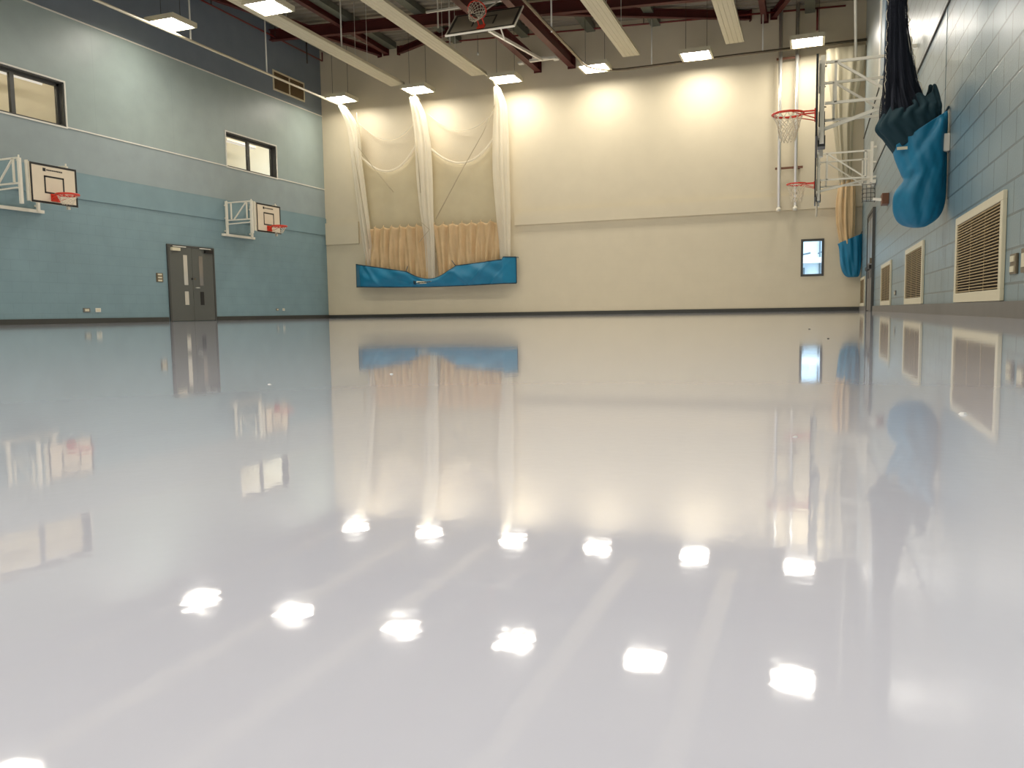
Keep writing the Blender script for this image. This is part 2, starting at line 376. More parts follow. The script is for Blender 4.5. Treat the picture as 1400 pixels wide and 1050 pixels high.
m = MB(); m.box(-6, 6, 32.7, 33, 1.78, 1.98); m.build('canopy', 'out_white', B)
MB().box(-.75, -.3, 32.9, 33, 1.3, 1.62).build('window', 'out_dark', B); MB().box(.35, .75, 32.9, 33, 1.15, 1.7).build('window', 'out_dark', B)
m = MB(); m.bar((-.85, 32.5, 2.0), (-.1, 32.5, 2.14), .06); m.bar((.15, 32.5, 2.1), (.6, 32.5, 2.3), .05); m.build('bracket', 'out_dark', B)
R_ = empty('railing', (0, 30, 0), 'white metal railing outside the small far window', 'railing')
m = MB()
for z in (.72, .98): m.box(-4, 4, 30, 30.05, z, z + .09)
m.build('rail', 'out_white', R_)
for x in (-3, -1.6, -.3, 1.0, 2.4): MB().box(x, x + .05, 30.05, 30.1, -.05, 1.05).build('post', 'out_dark', R_)

# ------------------------------------------------------------------ doors
def ybox(m, x0, x1, y0, y1, z0, z1): return m.box(min(x0, x1), max(x0, x1), y0, y1, z0, z1)
D = empty('door_1', (XL, 18.77, 0), kind='structure')
a, b_, H = 17.84, 19.70, 2.13
MB().box(XL, XL + .05, a, a + .06, 0, H).box(XL, XL + .05, b_ - .06, b_, 0, H).box(XL, XL + .05, a + .06, b_ - .06, H - .05, H).build('door_frame', 'grey_frame', D)
for k, (y0, y1, pm) in enumerate(((a + .065, 18.765, 'pane_pale'), (18.775, b_ - .065, 'pane_grey'))):  # pale panes: corridor light painted into the opaque pane colour
    lf = MB().box(XL + .002, XL + .04, y0, y1, .01, H - .055).build('door_leaf', 'door', D)
    yc = 18.50 if k == 0 else 19.12
    MB().box(XL + .04, XL + .046, yc - .075, yc + .075, 1.02, 1.86).build('vision_pane', pm, lf)
    MB().box(XL + .04, XL + .046, yc - .075, yc + .075, .46, .84).build('vision_pane', pm if k == 0 else 'black', lf)
    MB().box(XL + .04, XL + .11, (y0 + .05) if k == 0 else y1 - .36, (y0 + .36) if k == 0 else y1 - .05, H - .17, H - .085).build('door_closer', 'cream' if k == 0 else 'black', lf)
    MB().box(XL + .05, XL + .075, (y0 + .12) if k == 0 else y1 - .55, (y0 + .62) if k == 0 else y1 - .1, H - .06, H - .035).build('closer_arm', 'white', lf)
MB().tube([(XL + .04, 18.86, .95), (XL + .09, 18.86, .95), (XL + .09, 18.98, .95)], .013).build('door_handle', 'chrome', D)
MB().tube([(XL + .04, 18.74, 1.2), (XL + .06, 18.74, 1.2)], .03, 12).build('lock', 'black', D)
MB().tube([(XL + .04, 18.86, 1.2), (XL + .05, 18.86, 1.2)], .03, 12).build('lock', 'bronze', D)
D = empty('door_2', (XR, 21.2, 0), kind='structure')
MB().box(XR - .06, XR, 20.2, 20.27, 0, 2.34).box(XR - .06, XR, 22.1, 22.17, 0, 2.34).box(XR - .06, XR, 20.27, 22.1, 2.27, 2.34).build('door_frame', 'grey_frame', D)
for y0, y1 in ((20.28, 21.18), (21.2, 22.09)):
    lf = MB().box(XR - .04, XR - .002, y0, y1, .01, 2.265).build('door_leaf', 'skirt_grey', D)
    MB().box(XR - .047, XR - .04, y0 + .1, y1 - .1, 1.15, 2.15).build('vision_pane', 'pane_blue', lf)
    MB().box(XR - .1, XR - .04, y0 + .1, y1 - .1, .98, 1.06).build('push_bar', 'black', lf)
    MB().box(XR - .046, XR - .04, y0 + .25, y1 - .25, .78, .94).build('sign_plate', 'black', lf)
MB().box(XR - .1, XR - .06, 20.2, 20.27, 1.08, 1.2).build('door_handle', 'bronze', D)

# ------------------------------------------------------------------ grilles
def grille_right(y0, y1, label):
    z0, z1 = .122, .915
    G = empty('vent_grille', (XR, (y0 + y1) / 2, z0), label, 'vent', 'low vent grilles along the right wall')
    t = .085; m = MB()
    m.box(XR - .03, XR - .001, y0, y1, z0, z0 + t).box(XR - .03, XR - .001, y0, y1, z1 - t * .8, z1).box(XR - .03, XR - .001, y0, y0 + t, z0 + t, z1 - t * .8).box(XR - .03, XR - .001, y1 - t, y1, z0 + t, z1 - t * .8)
    bevel(m.build('frame', 'cream', G), .004)
    MB().box(XR - .006, XR - .001, y0 + t, y1 - t, z0 + t, z1 - t * .8).build('backing', 'louvre_dark', G)  # flat dark sheet on the solid wall, painting the shade between slats
    m = MB(); n = 26
    for i in range(n):
        z = z0 + t + (i + .5) * (z1 - z0 - 1.8 * t) / n
        m.bar((XR - .016, y0 + t, z), (XR - .016, y1 - t, z), .016, .008)
    for yy in (y0 + (y1 - y0) * .36, y0 + (y1 - y0) * .66): m.box(XR - .010, XR - .006, yy - .012, yy + .012, z0 + t, z1 - t * .8)
    m.build('louvre', 'louvre', G)
grille_right(6.77, 8.84, 'large cream louvred vent, nearest and biggest on the right wall')
grille_right(11.34, 13.38, 'cream louvred vent, second nearest along the right wall')
grille_right(15.79, 17.92, 'narrow looking cream vent just this side of the right wall door')
grille_right(23.5, 25.6, 'pale vent beyond the right wall door, under the far blue bag')
G = empty('vent_grille', (XL, 23.8, 7.5), 'brown louvred vent with white frame high up on the left wall', 'vent')
y0, y1, z0, z1 = 22.93, 24.69, 7.50, 8.15; t = .05
MB().box(XL, XL + .03, y0, y1, z0, z0 + t).box(XL, XL + .03, y0, y1, z1 - t, z1).box(XL, XL + .03, y0, y0 + t, z0 + t, z1 - t).box(XL, XL + .03, y1 - t, y1, z0 + t, z1 - t).box(XL, XL + .03, 23.8, 23.85, z0 + t, z1 - t).build('frame', 'cream', G)
MB().box(XL + .001, XL + .005, y0 + t, y1 - t, z0 + t, z1 - t).build('backing', 'louvre_dark', G)
m = MB()
for i in range(14): m.bar((XL + .018, y0 + t, z0 + t + (i + .5) * .55 / 14), (XL + .018, y1 - t, z0 + t + (i + .5) * .55 / 14), .014, .018)
m.build('louvre', 'brown_louvre', G)

# ------------------------------------------------------------------ small wall fittings
def plate(name, x, sgn, y0, y1, z0, z1, label, cat, pm='bronze', group=None, studs=2):
    o = empty(name, (x, (y0 + y1) / 2, z0), label, cat, group)
    m = MB(); ybox(m, x, x + sgn * .018, y0, y1, z0, z1); bevel(m.build('plate', pm, o), .004)
    h = (z1 - z0) / studs
    for k in range(studs):
        m = MB(); zc = z0 + (k + .5) * h
        ybox(m, x + sgn * .018, x + sgn * .026, y0 + (y1 - y0) * .2, y1 - (y1 - y0) * .2, zc - h * .28, zc + h * .28)
        m.build('switch' if cat == 'switch' else 'socket_face', 'cream', o)
plate('light_switch', XL, 1, 17.42, 17.66, 1.08, 1.32, 'small switch plate with three pale rockers left of the grey double door', 'switch', studs=3)
plate('wall_socket', XL, 1, 15.0, 15.2, .27, .37, 'wide low socket on the left wall, farther of the pair left of the door', 'socket', 'skirt_grey', 'low wall sockets', 1)
plate('wall_socket', XL, 1, 15.36, 15.52, .27, .37, 'small low socket on the left wall, right one of the pair left of the door', 'socket', 'white', 'low wall sockets', 1)
plate('wall_socket', XL, 1, 22.62, 22.74, .28, .36, 'low socket on the left wall beyond the door, left of its pair', 'socket', 'skirt_grey', 'low wall sockets', 1)
plate('wall_socket', XL, 1, 22.96, 23.08, .28, .36, 'low socket on the left wall beyond the door, right of its pair', 'socket', 'white', 'low wall sockets', 1)
plate('wall_socket', XR, -1, 6.36, 6.54, .30, .44, 'metal socket on the right wall just right of the biggest vent', 'socket', 'bronze', 'low wall sockets', 2)
plate('wall_socket', XR, -1, 6.0, 6.22, .30, .46, 'metal socket at the right edge, second from the biggest vent', 'socket', 'bronze', 'low wall sockets', 1)
plate('wall_socket', XR, -1, 14.9, 15.05, .28, .36, 'tiny socket between two vents on the right wall', 'socket', 'skirt_grey', 'low wall sockets', 1)
o = empty('wall_sensor', (XR, 9.75, 1.8), 'small white box on the right wall beside the big blue bag', 'sensor')
bevel(MB().box(XR - .06, XR, 9.55, 9.72, 1.68, 1.86).build('box', 'white', o), .01)
MB().box(XR - .065, XR - .06, 9.6, 9.67, 1.74, 1.8).build('lens', 'cream', o)
o = empty('caged_floodlight', (XR, 17.0, 2.05), 'caged floodlight on a brown box above the right wall door', 'light')
bevel(MB().box(XR - .12, XR, 16.75, 17.1, 2.0, 2.2).build('mounting_box', 'box_brown', o), .01)
MB().bar((XR - .1, 16.95, 2.1), (XR - .24, 17.1, 2.14), .05).build('arm', 'white', o)
m = MB(); cx0, cx1, cy0, cy1, cz0, cz1 = XR - .44, XR - .22, 17.1, 17.3, 2.1, 2.42
for i in range(4):
    x = cx0 + (cx1 - cx0) * i / 3; m.tube([(x, cy0, cz0), (x, cy0, cz1)], .006, 5)
for i in range(5):
    z = cz0 + (cz1 - cz0) * i / 4; m.tube([(cx0, cy0, z), (cx1, cy0, z)], .006, 5); m.tube([(cx0, cy0, z), (cx0, cy1, z)], .006, 5); m.tube([(cx1, cy0, z), (cx1, cy1, z)], .006, 5)
m.build('cage', 'grey_frame', o)
MB().box(cx0 + .03, cx1 - .03, cy0 + .07, cy1, cz0 + .04, cz1 - .04).build('lamp', 'pane_pale', o)

# ------------------------------------------------------------------ ceiling lights
COLS = (-15.18, -12.25, -9.17, -6.28, -3.27, -.25); ROWS = (24.58, 16.78, 8.98, 1.18, -5.6); ZL = 7.40
colw = ('first from the left wall', 'second from the left wall', 'third from the left wall', 'fourth from the left wall', 'fifth from the left wall', 'sixth, beside the right wall')
roww = ('in the row nearest the far wall', 'in the second row from the far wall', 'in the middle row', 'in the row above the camera', 'in the row behind the camera')
def make_light():
    x, y, z = 0, 0, 0
    L = empty('ceiling_light', (0, 0, ZL))
    hx, hy = .45, .42; Z = ZL
    m = MB()
    m.box(-hx, hx, -hy, hy, Z + .05, Z + .12).box(-hx, hx, -hy, -hy + .03, Z, Z + .05).box(-hx, hx, hy - .03, hy, Z, Z + .05)
    m.box(-hx, -hx + .06, -hy, hy, Z, Z + .05).box(hx - .06, hx, -hy, hy, Z, Z + .05)
    m.build('housing', 'cream', L)
    a, b2 = hx - .062, hy - .032; m = MB(); m.v = [(-a, -b2, Z + .02), (-a, b2, Z + .02), (a, b2, Z + .02), (a, -b2, Z + .02)]; m.face([0, 1, 2, 3])   # faces down
    m.build('diffuser', 'lamp', L)
    return L
L0 = make_light()
for r, Y in enumerate(ROWS):
    for c, X in enumerate(COLS):
        L = L0 if (r, c) == (0, 0) else copy_tree(L0)
        L.location = (X, Y, ZL)
        tag(L, 'square ceiling light, %s, %s' % (colw[c], roww[r]), 'ceiling light', 'square ceiling lights')
        for sx in (-.3, .3): MB().tube([(X + sx, Y, ZL + .12), (X + sx, Y, roof_z(X + sx))], .006, 5).build('suspension_wire', 'cable', L)

# ------------------------------------------------------------------ radiant heating panels
for i, (xc, lab) in enumerate(((-12.82, 'long cream radiant panel, leftmost of four'), (-9.94, 'long cream radiant panel, second from the left wall'), (-5.1, 'long cream radiant panel right of the folded basketball board'), (-2.16, 'long cream radiant panel, rightmost of four'))):
    z = 7.54; hw = .25
    P_ = empty('radiant_panel', (xc, 10, z), lab, 'radiant heater', 'long radiant heating panels')
    m = MB(); prof = []
    n = 4
    for k in range(n):
        x0 = xc - hw + .02 + k * (2 * hw - .04) / n; w = (2 * hw - .04) / n
        prof += [(x0, z), (x0 + w * .72, z), (x0 + w * .86, z + .012)]
    prof.append((xc + hw - .02, z)); b = 0
    for yy in (-6, 24.25):
        for x, zz in prof: m.v.append((x, yy, zz))
    q = len(prof)
    for k in range(q - 1): m.face([k, k + 1, q + k + 1, q + k])
    m.box(xc - hw, xc - hw + .02, -6, 24.25, z, z + .07).box(xc + hw - .02, xc + hw, -6, 24.25, z, z + .07).box(xc - hw, xc + hw, -6, 24.25, z + .07, z + .08)
    m.box(xc - hw, xc + hw, 24.25, 24.27, z, z + .08)
    m.build('panel', 'panel', P_)
    m = MB()
    for k in (-.12, .02, .14): m.box(xc + k - .05, xc + k + .03, 24.27, 24.33, z + .015, z + .045)
    m.build('end_connector', 'grey_frame', P_)
    for yy in (3, 8, 13, 18, 22.0):
        for sx in (-.2, .2): MB().tube([(xc + sx, yy, z + .08), (xc + sx, yy, roof_z(xc + sx))], .007, 5).build('hanger', 'white', P_)

# ------------------------------------------------------------------ net tracks (suspended tubes)
ZT = 7.28
BX = (-15.3, -12.52, -9.6, -6.45)
for i, x in enumerate(BX):
    T = empty('net_track', (x, 10, ZT), ('cream suspended net track along the left wall', 'cream suspended net track between the left and middle gathered nets', 'cream suspended net track over the right gathered net', 'cream suspended net track curving along the far wall')[i], 'net track', 'suspended net tracks')
    if i == 0: pts = [(x, -6, ZT), (x, 25.25, ZT)]
    elif i < 3: xp = (-12.72, -9.86)[i - 1]; pts = [(xp, -6, 7.66), (xp, 23.9, 7.66), (xp + .03, 24.15, 7.64), (x, 24.5, 7.46), (x, 24.9, 7.32), (x, 25.25, ZT)]
    else:
        pts = [(x, -6, ZT + .1), (x, 23.9, ZT + .1)]
        for k in range(1, 9):
            t = k / 8 * PI / 2; pts.append((x + 1.2 - 1.2 * math.cos(t), 23.9 + 1.2 * math.sin(t), ZT + .1 + .05 * k / 8))
        pts += [(-2, 25.1, ZT + .17), (XR - .01, 25.1, ZT + .17)]
    m = MB()
    if i == 3: m.tube(pts, .04, 8); m.build('rail', 'bronze', T)
    else: m.tube(pts, .036, 8); m.build('rail', 'cream', T)
    m = MB()
    for yy in (5.0, 9.5, 14.0, 17.6, 20.75 if i != 2 else 21.9): xr_ = x if i in (0, 3) else xp; MB().tube([(xr_, yy, ZT + .03 if i in (0, 3) else 7.68), (xr_, yy, roof_z(x))], .022, 6).build('drop_rod', 'white', T)
    if i == 3:
        for xx in (-4.66, -1.46): MB().tube([(xx, 25.1, ZT + .2), (xx, 25.1, roof_z(xx))], .022, 6).build('drop_rod', 'white', T)

# ------------------------------------------------------------------ roof steel
def beam(a, b_, w, h, label, plate_=True):
    o = empty('roof_beam', a, label, 'beam', 'dark red steel roof beams')
    MB().ibeam(a, b_, w, h).build('beam', 'maroon', o)
    if plate_:
        d = (Vector(b_) - Vector(a)).normalized(); e = Vector(b_)
        MB().bar(e - d * .03, e, w + .06, h + .1).build('end_plate', 'maroon', o)
    return o
A = beam((-8.48, -7, 8.06), (-8.48, YF - .01, 8.06), .2, .36, 'deep dark red beam, left of the two in mid ceiling')
Bm = beam((-7.34, -7, 8.06), (-7.34, YF - .01, 8.06), .2, .36, 'deep dark red beam, right of the two in mid ceiling')
for o, x in ((A, -8.48), (Bm, -7.34)):
    MB().box(x - .26, x - .1, 24.5, 24.7, 7.82, 7.87).build('junction_box', 'white', o)
beam((-14.0, -7, 9.2), (-14.0, YF - .01, 9.2), .16, .22, 'slim dark red roof beam running to the far wall near the left wall')
beam((-1.45, -7, 8.6), (-1.45, YF - .01, 8.6), .16, .22, 'slim dark red roof beam running to the far wall near the right wall')
beam((-16.6, 18.6, 9.26), (-14.25, YF - .01, 9.16), .14, .2, 'diagonal dark red brace from the left wall to the far wall')
beam((-8.0, 22.75, 8.98), (-13.5, YF - .01, 9.14), .14, .2, 'diagonal dark red brace, left half of the ceiling')
beam((-7.8, 23.2, 8.86), (-1.85, YF - .01, 8.72), .14, .24, 'diagonal dark red brace, right half of the ceiling')
beam((.9, 19.3, 8.6), (-1.2, YF - .01, 8.66), .14, .2, 'diagonal dark red brace from the right wall to the far wall')
for k, yy in enumerate((22.9, 15.2, 7.5, -.2)):
    o = empty('roof_rafter', (XL, yy, roof_z(XL) - .3), 'dark red rafter across the hall, %s from the far wall' % ('first', 'second', 'third', 'fourth')[k], 'beam', 'dark red rafters across the roof')
    MB().ibeam((XL + .01, yy, roof_z(XL) - .42), (XR - .01, yy, roof_z(XR) - .42), .18, .34).build('beam', 'maroon', o)
for k, x in enumerate((-16.2, -13.75, -11.3, -8.9, -6.7, -4.65, -2.4, -.2)):
    w = .28; z = roof_z(x) - .13
    o = MB().bar((x, YB, z), (x, YF - .005, z), w, .2).build('roof_purlin', 'purlin')
    tag(o, 'grey steel purlin under the roof deck, number %d counted from the left wall' % (k + 1), 'purlin', 'grey roof purlins')

# red service pipe along left wall and far wall
o = empty('service_pipe', (-16.5, 10, 9.1), 'thin dark red service pipe high along the left wall', 'pipe')
MB().tube([(-16.5, -6, 9.12), (-16.5, 25.6, 9.12), (-16.5, 25.6, 9.42)], .024, 8).build('pipe', 'pipe_red', o)
m = MB()
for yy in (7, 13, 19.9, 22.9): m.tube([(-16.5, yy, 9.12), (-16.5, yy, roof_z(-16.5))], .018, 6)
m.build('hanger', 'cable', o)
o = empty('service_pipe', (-8, 25.6, 9), 'thin dark red service pipe along the top of the far wall', 'pipe')
pz = lambda x: 9.22 - .046 * (x + 12.9)
MB().tube([(-13.4, 25.6, pz(-13.4)), (.75, 25.6, pz(.75))], .028, 8).build('pipe', 'pipe_red', o)
MB().tube([(.0, 25.55, pz(0)), (.0, 25.55, 8.0)], .03, 8).build('drop_pipe', 'pipe_red', o)
m = MB()
for xx in (-12, -8.9, -5, -2.7): m.tube([(xx, 25.6, pz(xx)), (xx, 25.6, roof_z(xx))], .015, 6)
m.build('hanger', 'cable', o)
o = empty('hanging_cable', (-16.3, 24.0, 8.6), 'thin dark cable hanging near the far end of the left wall', 'cable')
MB().tube([(-16.2, 24.2, roof_z(-16.2)), (-16.2, 24.2, 8.62)], .022, 6).build('cable', 'cable', o)
o = empty('hanging_cable', (-10.5, 25, 8), 'thin cable with small white end hanging before the far wall', 'cable')
MB().tube([(-10.35, 25.2, 9.1), (-10.35, 25.2, 8.55)], .006, 5).build('cable', 'cable', o)
MB().tube([(-10.35, 25.2, 8.55), (-10.35, 25.2, 8.47)], .035, 8).build('end_bulb', 'white', o)

# ------------------------------------------------------------------ basketball goals
def ring(m, c, R, r, axis='z', n=28):
    pts = []
    for k in range(n):
        t = 2 * PI * k / n; a_, b2 = R * math.cos(t), R * math.sin(t)
        pts.append((c[0] + a_, c[1] + b2, c[2]) if axis == 'z' else (c[0] + a_, c[1], c[2] + b2))
    return m.tube(pts, r, 8, closed=True)
def hoop_net(c, R, length, nrm=(0, 0, -1), sway=0.0, seed=0, th=.0065):
    """diamond lattice of cords hanging from a rim"""
    rr = random.Random(seed); m = MB(); n = 12; rows = 6; c = Vector(c)
    ax = Vector(nrm); e1 = Vector((1, 0, 0)); e2 = ax.cross(e1).normalized()
    def P(i, j):
        t = 2 * PI * (i + (.5 if j % 2 else 0)) / n; f = j / rows
        rad = R * (1 - .52 * f ** .7) * (1 + .06 * rr.uniform(-1, 1))
        return c + (e1 * math.cos(t) + e2 * math.sin(t)) * rad + ax * length * f + Vector((sway * f * f + rr.uniform(-.01, .01), rr.uniform(-.01, .01), 0))
    G = [[P(i, j) for i in range(n)] for j in range(rows + 1)]
    for j in range(rows):
        for i in range(n):
            k2 = (i + 1) % n if j % 2 else (i - 1) % n
            m.tube([G[j][i], G[j + 1][i]], th, 4, cap=False); m.tube([G[j][i], G[j + 1][k2]], th, 4, cap=False)
    return m

def goal(xw, s, yc, label, group, board_x, zb0, zb1, bw, arm_y, z_top, z_bot, rim_z, rim_off, post_z, black_back=False, style='left'):
    """xw wall plane, s = +1 when the goal faces +x"""
    G = empty('basketball_goal', (xw, yc, zb0), label, 'basketball hoop', group)
    bx = board_x
    def X(d): return xw + s * d                                   # distance out from the wall
    dist = abs(bx - xw)
    # board with painted border and target square
    y0, y1 = yc - bw / 2, yc + bw / 2
    m = MB(); ybox(m, bx - s * .025, bx, y0, y1, zb0, zb1); bd = bevel(m.build('backboard', 'board', G), .003)
    m = MB(); e = .045 if bw < 1.5 else .05; f0, f1 = bx, bx + s * .004
    ybox(m, f0, f1, y0, y1, zb0, zb0 + e); ybox(m, f0, f1, y0, y1, zb1 - e, zb1); ybox(m, f0, f1, y0, y0 + e, zb0 + e, zb1 - e); ybox(m, f0, f1, y1 - e, y1, zb0 + e, zb1 - e)
    sw, sh = (.25, .38) if bw < 1.5 else (.3, .45)
    sz0 = zb0 + (zb1 - zb0) * .26; sz1 = sz0 + sh; q = .035
    ybox(m, f0, f1, yc - sw, yc + sw, sz0, sz0 + q); ybox(m, f0, f1, yc - sw, yc + sw, sz1 - q, sz1); ybox(m, f0, f1, yc - sw, yc - sw + q, sz0, sz1); ybox(m, f0, f1, yc + sw - q, yc + sw, sz0, sz1)
    if style == 'right': ybox(m, bx - s * .028, bx + s * .004, y0 - .006, y0, zb0, zb1); ybox(m, bx - s * .028, bx + s * .004, y0, y1, zb0 - .006, zb0)
    m.build('marking', 'black', bd)
    m = MB(); lz = zb1 - .12; ybox(m, f0, f1, yc - .27, yc - .2, lz - .035, lz + .035)
    for k in range(9): ybox(m, f0, f1, yc - .18 + k * .045, yc - .18 + k * .045 + .034, lz - .014, lz + .014)
    m.build('logo', 'black', bd)
    # edge channel / mounting posts behind the board
    m = MB()
    for yy in arm_y: m.bar((bx - s * .085, yy, zb0 - .06), (bx - s * .085, yy, zb1 + .05), .06, .06)
    for zz in (zb0 + .1, zb1 - .1): m.bar((bx - s * .05, y0 + .05, zz), (bx - s * .05, y1 - .05, zz), .03, .05)
    m.build('board_mount', 'steel_white', G)
    if style == 'left':
        m = MB(); ybox(m, bx - s * .1, bx - s * .03, y0 - .03, y0, zb0 + .02, zb1 + .03); m.build('side_channel', 'steel_white', G)
    # wall posts and channels
    for yy in arm_y:
        m = MB().bar((X(.1), yy, post_z[0]), (X(.1), yy, post_z[1]), .06, .06)
        for zz in (post_z[0] + .12, (post_z[0] + post_z[1]) / 2, post_z[1] - .12): m.bar((X(0.002), yy, zz), (X(.1), yy, zz), .04, .04)
        m.build('wall_post', 'steel_white', G)
    m = MB(); y_a, y_b = arm_y[0] - .17, arm_y[1] + .17
    m.bar((X(.05), y_a, post_z[0]), (X(.05), y_b, post_z[0]), .07, .07)
    m.build('bottom_channel', 'steel_white', G)
    # two side frames
    xa, xb = X(.13), bx - s * .12
    for yy in arm_y:
        m = MB(); w = .036
        m.bar((xa, yy, z_top), (xb, yy, z_top), w); m.bar((xa, yy, z_bot), (xb, yy, z_bot), w)
        xi = xb - s * .14; xo = xa + s * (.14 if style == 'left' else .1)
        m.bar((xi, yy, z_bot), (xi, yy, z_top), w); m.bar((xo, yy, z_bot), (xo, yy, z_top), w)
        if style == 'left': m.bar((xi, yy, z_top), (xo + s * .08, yy, z_bot), w * .9)
        else: m.bar((xi, yy, z_top), (xo, yy, z_bot), w * .9)
        m.build('side_frame', 'steel_white', G)
        m = MB()
        for zz in (z_top, z_bot):
            m.tube([(xb + s * .03, yy, zz - .06), (xb + s * .03, yy, zz + .06)], .016, 8); m.bar((xb - s * .02, yy, zz - .05), (xb + s * .04, yy, zz - .05), .04, .012)
            m.tube([(xa - s * .02, yy, zz - .06), (xa - s * .02, yy, zz + .06)], .016, 8)
        m.build('hinge', 'bronze' if style == 'right' else 'steel_white', G)
    m = MB(); yy = arm_y[0]
    if style == 'left': m.bar((xa, yy - .04, z_bot - .12), (xb, yy - .04, z_bot - .10), .03)
    else: m.bar((xa, yy + .1, z_bot - .02), (xb, yy + .1, zb0 + .16), .045)
    m.build('strut', 'steel_white', G)
    # rim with flange, support wires and net
    R = .225; rc = (bx + s * rim_off, yc, rim_z)
    m = MB(); ring(m, rc, R, .018 if style == 'right' else .024)
    ybox(m, bx + s * .004, bx + s * .02, yc - .11, yc + .11, rim_z - .13, rim_z + .03)
    for d in (-.08, .08): m.bar((bx + s * .01, yc + d, rim_z), (bx + s * (rim_off - R * .9), yc + d * 1.1, rim_z), .03, .02)
    for d in (-.09, .09): m.tube([(bx + s * .01, yc + d, rim_z - .11), (bx + s * (rim_off - R * .3), yc + d * 2.1, rim_z - .01)], .008, 6)
    rm = m.build('rim', 'orange', G)
    rc2 = (rc[0], rc[1], rc[2] - .01)
    hoop_net(rc2, R, .40 if style == 'right' else .2, sway=.0, seed=int(yc * 10), th=.0065 if style == 'right' else .0035).build('net', 'netcord', rm)
    if style == 'right':
        m = MB(); ybox(m, bx - s * .13, bx - s * .04, yc - .1, yc + .1, zb0 + .1, zb0 + .5); m.box(bx + .03, bx + .14, yc - .15, yc + .12, zb0 - .02, zb0 + .14)
        m.tube([(bx + .07, yc - .3, zb0), (bx + .07, yc - .3, zb1 - .3)], .022, 8)
        m.build('height_adjuster', 'grey_frame', G)
    return G
goal(XL, 1, 13.47, 'wall basketball goal at the left edge, nearer one on the left wall', 'basketball goals on the left wall', -15.6, 2.61, 3.45, 1.17, (12.72, 13.87), 3.50, 2.98, 2.80, .36, (2.57, 3.57))
goal(XL, 1, 20.96, 'wall basketball goal beside the grey double door, farther on the left wall', 'basketball goals on the left wall', -15.6, 2.64, 3.49, 1.17, (20.27, 21.42), 3.52, 3.0, 2.82, .36, (2.57, 3.57))
g = goal(XR, -1, 13.4, 'wall basketball goal with large open rim, nearer one on the right wall', 'basketball goals on the right wall', 0.0, 2.52, 3.64, 1.8, (12.8, 13.95), 3.59, 3.02, 3.05, .40, (2.9, 3.8), style='right')
MB().tube([(.42, 13.6, roof_z(.4)), (.52, 12.85, 3.62)], .018, 8).build('stay_rod', 'steel_white', g)
g = goal(XR, -1, 20.9, 'wall basketball goal far along the right wall near the curtain', 'basketball goals on the right wall', 0.0, 2.62, 3.7, 1.8, (20.3, 21.45), 3.61, 3.02, 3.05, .40, (2.9, 3.8), style='right')
MB().tube([(.05, 20.8, 2.62), (.05, 20.8, 2.25)], .02, 8).build('crank_rod', 'netcord', g)

# ceiling mounted goal, folded up under the beams
G = empty('basketball_goal', (-7.73, 19.3, 6.97), 'folded basketball backboard tilted under the ceiling beams', 'basketball hoop')
O = Vector((-7.73, 18.95, 6.97)); EX = Vector((1, 0, 0)); EV = Vector((0, .70, .715)); EN = Vector((0, -.715, .70))   # board: width, height, outward normal
def q_(a, b2, c=0): return O + EX * a + EV * b2 + EN * c
def slab(m, a0, a1, b0, b1, c0, c1):
    b = len(m.v); m.v += [tuple(q_(a, b2, c)) for a in (a0, a1) for b2 in (b0, b1) for c in (c0, c1)]
    for fc in ((0, 1, 3, 2), (4, 6, 7, 5), (0, 4, 5, 1), (2, 3, 7, 6), (0, 2, 6, 4), (1, 5, 7, 3)): m.face([b + i for i in fc])
    return m
bd = slab(MB(), -.9, .9, 0, .95, -.02, 0).build('backboard', 'board_grey', G)
m = MB(); e = .055
for a0, a1, b0, b1 in ((-.88, .88, .02, .02 + e), (-.88, .88, .93 - e, .93), (-.88, -.88 + e, .02 + e, .93 - e), (.88 - e, .88, .02 + e, .93 - e), (-.3, .3, .65, .69), (-.3, -.26, .25, .65), (.26, .3, .25, .65)): slab(m, a0, a1, b0, b1, 0, .004)
m.build('marking', 'black', bd)
m = MB(); slab(m, -.92, .92, -.03, 0, -.03, .012); slab(m, -.92, -.9, 0, .95, -.03, .01); slab(m, .9, .92, 0, .95, -.03, .01); m.build('edge_frame', 'steel_white', bd)
m = MB(); cR = q_(0, .22, .40); pts = []
for k in range(28):
    t = 2 * PI * k / 28; pts.append(q_(.225 * math.cos(t), .22, .40 + .225 * math.sin(t)))
m.tube(pts, .016, 8, closed=True); slab(m, -.1, .1, .08, .25, .004, .02); m.bar(q_(-.07, .22, 0), q_(-.07, .22, .2), .03, .02); m.bar(q_(.07, .22, 0), q_(.07, .22, .2), .03, .02)
rm = m.build('rim', 'orange', G)
hoop_net(tuple(cR), .225, .38, nrm=tuple(-EV), seed=4).build('net', 'netcord', rm)
m = MB(); m.bar(q_(.25, .0, -.04), (-7.9, 24.35, 7.80), .07, .07); m.build('fold_mast', 'steel_white', G)
m = MB(); m.bar(q_(.55, .0, -.03), (-7.35, 19.7, 6.9), .03); m.bar(q_(-.4, .5, -.04), q_(.5, .5, -.04), .05); m.build('back_stay', 'steel_white', G)
m = MB(); m.bar((-8.3, 24.4, 7.82), (-7.45, 24.4, 7.82), .12, .07); m.bar((-8.15, 24.2, 7.84), (-7.5, 24.6, 7.87), .05); m.bar((-8.0, 24.1, 7.8), (-7.55, 24.45, 7.83), .05)
m.build('ceiling_bracket', 'steel_white', G)
m = MB(); m.bar((-10.1, 20.9, 8.36), (-7.6, 20.9, 8.36), .06, .05); m.bar((-9.75, 20.9, 8.33), (-9.75, 20.9, 7.9), .03); m.bar((-9.75, 20.9, 8.36), (-9.75, 20.9, roof_z(-9.75)), .03); m.bar((-8.0, 20.9, 8.36), (-8.0, 20.9, roof_z(-8)), .03)
